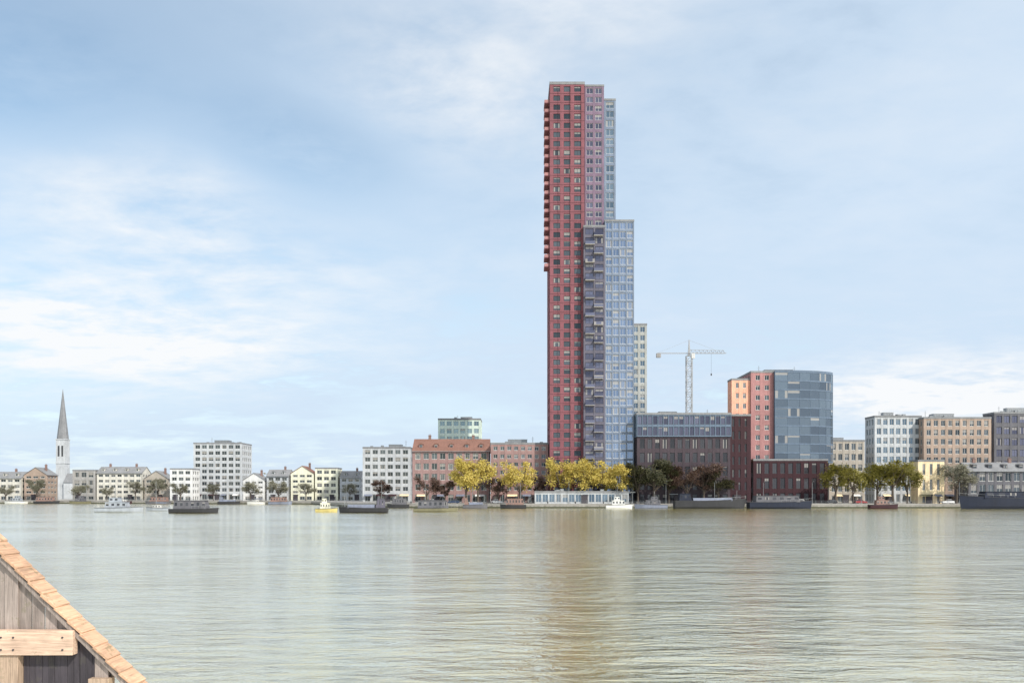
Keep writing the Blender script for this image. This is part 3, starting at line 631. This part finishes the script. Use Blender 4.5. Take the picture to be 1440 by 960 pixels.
def car(x, dy, paint, label, flip, X=None):
    X = PX(x, 315); r = thing('parked_car', label, 'car', (X, shoreY(X)+dy, GZ), math.pi if flip else 0, 'cars parked on the quay road'); b = MB()
    b.hexa([(-2.1,-.85,.3),(2.1,-.85,.3),(2.1,.85,.3),(-2.1,.85,.3),(-2.15,-.82,.85),(2.05,-.8,.75),(2.05,.8,.75),(-2.15,.82,.85)])
    b.hexa([(-2.0,-.8,.85),(1.9,-.78,.78),(1.9,.78,.78),(-2.0,.8,.85),(-1.95,-.78,.98),(1.0,-.76,.98),(1.0,.76,.98),(-1.95,.78,.98)]); b.build('body', M[paint], r)
    b = MB(); b.hexa([(-1.75,-.76,.98),(.95,-.76,.98),(.95,.76,.98),(-1.75,.76,.98),(-1.3,-.62,1.42),(.25,-.62,1.42),(.25,.62,1.42),(-1.3,.62,1.42)]); b.build('cabin_glass', M['glass_dark'], r)
    b = MB(); b.hexa([(-1.32,-.63,1.42),(.27,-.63,1.42),(.27,.63,1.42),(-1.32,.63,1.42),(-1.2,-.58,1.5),(.15,-.58,1.5),(.15,.58,1.5),(-1.2,.58,1.5)]); b.build('roof', M[paint], r)
    for sx in (-1.3, 1.3):
        for sy in (-.72, .72):
            w = MB(); w.bar((sx,sy-.1,.32), (sx,sy+.1,.32), .32, 0, 12); w.build('wheel', M['rubber'], r)
for a in ((612,6,'car_white','white car parked left of the yellow trees',0), (640,6,'car_blue','dark blue car under the leftmost yellow tree',1), (700,6,'car_silver','silver car before the mauve brick block',0), (762,6,'car_red','red car parked just left of the tower foot',0),
          (1066,6,'car_silver','silver car at left end of maroon podium',1), (1112,6,'car_white','white car before the maroon podium',0), (1150,6,'car_black','black car at right end of maroon podium',1), (1190,6,'car_red','red car between podium and olive trees',0), (1306,6,'car_white','white car before the small ochre building',1), (1340,6,'car_black','black car right of the small ochre building',0)): car(*a)

# ------------------------------------------------------------------ gabled timber gate at the near jetty (bottom left)
def gate():
    Y = 14.0; root = thing('jetty_gate', 'gabled timber gateway with sunlit roof, pale beam and dark door, near bottom left', 'gateway', (-9.6, Y, .45))
    e = lambda X: 2.19-(X+9.6-2.83)                      # height of the roof underside at local X (slope 45 deg)
    ap = e(-9.6+0)+0; 
    zf = lambda lx: 5.27-.45-abs(lx)                     # local z of roof line
    HW, D = 3.6, .36
    b = MB()                                             # weathered boards in the gable
    n = 34; w = 2*HW/n
    for i in range(n):
        a = -HW+i*w+.006; c = a+w-.012; za, zc = zf(a)-.1, zf(c)-.1; bz = 2.26
        if max(za, zc) < bz+.05: continue
        za, zc = max(za, bz+.02), max(zc, bz+.02); yy = R.uniform(0, .012)
        b.hexa([(a,.04+yy,bz),(c,.04+yy,bz),(c,.07+yy,bz),(a,.07+yy,bz),(a,.04+yy,za),(c,.04+yy,zc),(c,.07+yy,zc),(a,.07+yy,za)])
    b.build('gable_boards', M['weathered'], root)
    for sg in (-1, 1):                                   # roof slope laid in boards along the depth direction
        r = MB(); k = 17; ln = HW*math.sqrt(2)
        for i in range(k):
            s0, s1 = ln*i/k/math.sqrt(2), ln*(i+1)/k/math.sqrt(2)
            x0, x1 = sg*s0, sg*(s1+.03); t = .035+R.uniform(0, .008); ya = -.1+R.uniform(-.012,.012); yb = D+R.uniform(-.015,.015)
            q = [(x0,ya,zf(x0)-.03), (x1,ya,zf(x1)+.005), (x1,yb,zf(x1)+.005), (x0,yb,zf(x0)-.03)]
            if sg < 0: q = [q[1], q[0], q[3], q[2]]
            r.hexa(q+[(p[0]+sg*t*.7,p[1],p[2]+t) for p in q])
        r.build('roof_slope', M['timber'], root)
        bb = MB(); q = [(0,-.06,zf(0)-.04),(sg*HW,-.06,zf(HW)-.04),(sg*HW,.035,zf(HW)-.04),(0,.035,zf(0)-.04)]
        if sg < 0: q = [q[1], q[0], q[3], q[2]]
        bb.hexa([(p[0],p[1],p[2]-.11) for p in q]+q); bb.build('bargeboard', M['weathered'], root)
    b = MB(); b.box(-2.95, 2.46, -.14, .03, 1.93, 2.33); b.build('beam', M['beam'], root)
    for lx in (-2.5, 1.38, 2.86):
        p = MB(); p.box(lx-.17, lx+.17, -.1, .12, -.05, min(1.93, zf(lx+.17)-.25)); p.build('post', M['post_wood'], root)
        p2 = MB(); p2.box(lx-.11, lx+.11, D-.35, D-.15, -.05, zf(lx)-.1); p2.build('rear_post', M['weathered'], root)
    d = MB()
    for i in range(14): a = 1.56+i*.1025; d.box(a, a+.097, .05+.005*(i % 2), .09, .03, min(2.24, zf(a+.1)-.07))
    dl = d.build('door', M['door'], root); h = MB(); h.bar((2.05,-.03,.85), (2.05,-.03,1.1), .02, 0, 6); h.build('handle', M['metal'], dl)
    d = MB()
    for i in range(35): a = -2.32+i*.1015; d.box(a, a+.096, .02+.005*(i % 2), .06, .03, 1.88)
    d.build('plank_screen', M['door'], root)
    nl = MB()
    for lx in (-2.5, 1.3, 1.5, 2.3):
        for zz in (2.02, 2.22): nl.bar((lx,-.155,zz), (lx,-.139,zz), .016, 0, 8)
    nl.build('bolts', M['frame_dark'], root)['kind'] = 'stuff'
    for o in root.children:
        if o.type == 'MESH' and o.name.split('.')[0] in ('beam', 'post', 'roof_slope', 'bargeboard', 'gable_boards', 'plank_screen'):
            bv = o.modifiers.new('bevel', 'BEVEL'); bv.width = .008; bv.segments = 2; bv.limit_method = 'ANGLE'
    j = thing('jetty', 'timber jetty on piles under the gabled gateway', 'jetty', (-9.6, Y, 0))
    b = MB()
    for i in range(26): y = -3+i*.25; b.box(-3.2, 2.9, y, y+.235, .3+.004*(i % 3), .38)
    b.build('decking', M['deck'], j)
    for lx in (-2.8, 0, 2.5):
        for y in (-2.5, .6, 3): p = MB(); p.bar((lx,y,-2), (lx,y,.295), .14, 0, 10); p.build('pile', M['bark'], j)
gate()

# ------------------------------------------------------------------ sky, sun, camera
SUN = Vector((.50, -.57, .66)).normalized()
el = math.asin(SUN.z); az = math.atan2(SUN.x, SUN.y)       # azimuth measured from +Y towards +X
w = bpy.data.worlds.new("World"); S.world = w; w.use_nodes = True
nt = w.node_tree; bg = nt.nodes['Background']
sky = nt.nodes.new('ShaderNodeTexSky'); sky.sky_type = 'NISHITA'; sky.sun_disc = False; sky.sun_elevation = el; sky.sun_rotation = az
sky.air_density = 1.0; sky.dust_density = .6; sky.ozone_density = 1.2
tc = nt.nodes.new('ShaderNodeTexCoord').outputs['Generated']
sx = nt.nodes.new('ShaderNodeSeparateXYZ'); nt.links.new(tc, sx.inputs[0]); dx, dy, dz = sx.outputs
A = mth(nt, 'ARCTAN2', dx, dy); E = mth(nt, 'ARCSINE', dz)
den = mth(nt, 'ADD', mth(nt, 'MAXIMUM', dz, 0), .14)
cv = nt.nodes.new('ShaderNodeCombineXYZ'); nt.links.new(mth(nt, 'DIVIDE', dx, den), cv.inputs[0]); nt.links.new(mth(nt, 'DIVIDE', dy, den), cv.inputs[1])
cn = noise(nt, mapping(nt, cv.outputs[0], (1, 1.15, 1)), 1.7, 9, .58, .35)
cf = noise(nt, mapping(nt, cv.outputs[0], (1, 1.3, 1)), 5.5, 7, .6, .2)
def blob(x, y, rx, ry, amp):
    u, v = (x-720)/F, (HY-y)/F; a0 = math.atan(u); e0 = math.atan(v/math.hypot(1, u))
    p = mth(nt, 'DIVIDE', mth(nt, 'SUBTRACT', A, a0), rx/F); q = mth(nt, 'DIVIDE', mth(nt, 'SUBTRACT', E, e0), ry/F)
    d = mth(nt, 'ADD', mth(nt, 'MULTIPLY', p, p), mth(nt, 'MULTIPLY', q, q))
    return mth(nt, 'MULTIPLY', mth(nt, 'EXPONENT', mth(nt, 'MULTIPLY', d, -1)), amp)
tot = None
for bb in ((130,470,250,60,.95), (250,290,120,90,.42), (60,280,130,60,.2), (640,120,150,80,.42), (400,385,230,40,.22), (1340,552,230,40,1.0), (840,10,140,40,.3), 
           (30,110,260,110,-.22), (430,215,170,60,-.26), (520,570,300,40,-.08), (1150,120,350,150,.05)):
    v = blob(*bb); tot = v if tot is None else mth(nt, 'ADD', tot, v)
rag = mth(nt, 'ADD', mth(nt, 'MULTIPLY_ADD', mth(nt, 'SUBTRACT', cn, .5), 4.6, 1.0), mth(nt, 'MULTIPLY', mth(nt, 'SUBTRACT', cf, .5), 3.6))
veil = mth(nt, 'MULTIPLY_ADD', A, .42, .50)
hor = mth(nt, 'MULTIPLY', mth(nt, 'EXPONENT', mth(nt, 'MULTIPLY', mth(nt, 'MAXIMUM', E, 0), -3.3)), .80)
vm = mth(nt, 'MINIMUM', mth(nt, 'MAXIMUM', mth(nt, 'ADD', veil, hor), .3), .97)
mask = mth(nt, 'MULTIPLY', tot, rag)
mask = mth(nt, 'ADD', mask, mth(nt, 'MULTIPLY', mth(nt, 'SUBTRACT', cf, .5), .28))
mask = mth(nt, 'ADD', mask, mth(nt, 'MULTIPLY', mth(nt, 'SUBTRACT', cn, .52), .5))
neg = mth(nt, 'MINIMUM', mth(nt, 'MAXIMUM', mth(nt, 'MULTIPLY_ADD', mth(nt, 'MINIMUM', mask, 0), 1.5, vm), .04), 1)
added_cloud = mth(nt, 'MULTIPLY', mth(nt, 'MULTIPLY', mth(nt, 'SUBTRACT', E, .50), 3.2, clamp=True), mth(nt, 'MULTIPLY_ADD', mth(nt, 'SUBTRACT', cn, .5), 1.6, .85))   # unseen overhead cloud, added to brighten water reflections and ambient light
pos_ = mth(nt, 'MINIMUM', mth(nt, 'MAXIMUM', mask, 0), .95)
tint = nt.nodes.new('ShaderNodeMix'); tint.data_type = 'RGBA'; tint.blend_type = 'MULTIPLY'; tint.inputs[0].default_value = 1
nt.links.new(sky.outputs[0], tint.inputs[6]); tint.inputs[7].default_value = (1.06, 1.03, .9, 1)
base = mixc(nt, neg, tint.outputs[2], (3.25, 3.92, 4.7))
low = mixc(nt, pos_, base, (4.8, 4.88, 4.96))
nt.links.new(mixc(nt, mth(nt, 'MINIMUM', mth(nt, 'MAXIMUM', added_cloud, 0), .95), low, (6.2, 6.2, 6.25)), bg.inputs[0]); bg.inputs[1].default_value = .1
w.cycles.sampling_method = 'MANUAL'; w.cycles.sample_map_resolution = 512
l = bpy.data.lights.new('sun', 'SUN'); l.energy = 2.2; l.angle = math.radians(.53); l.color = (1, .94, .84)
lo = bpy.data.objects.new('sun', l); LINK(lo); lo.rotation_euler = (-SUN).to_track_quat('-Z', 'Y').to_euler()
cam = bpy.data.cameras.new('camera'); co = bpy.data.objects.new('camera', cam); LINK(co); S.camera = co
cam.lens = 30; cam.sensor_width = 36; cam.shift_y = (HY-480)/1440; cam.clip_start = .1; cam.clip_end = 30000
co.location = (0, 0, CH); co.rotation_euler = (math.radians(90), 0, 0)
vs = S.view_settings; vs.view_transform = 'Standard'; vs.look = 'None'; vs.exposure = 1.0; vs.gamma = 1
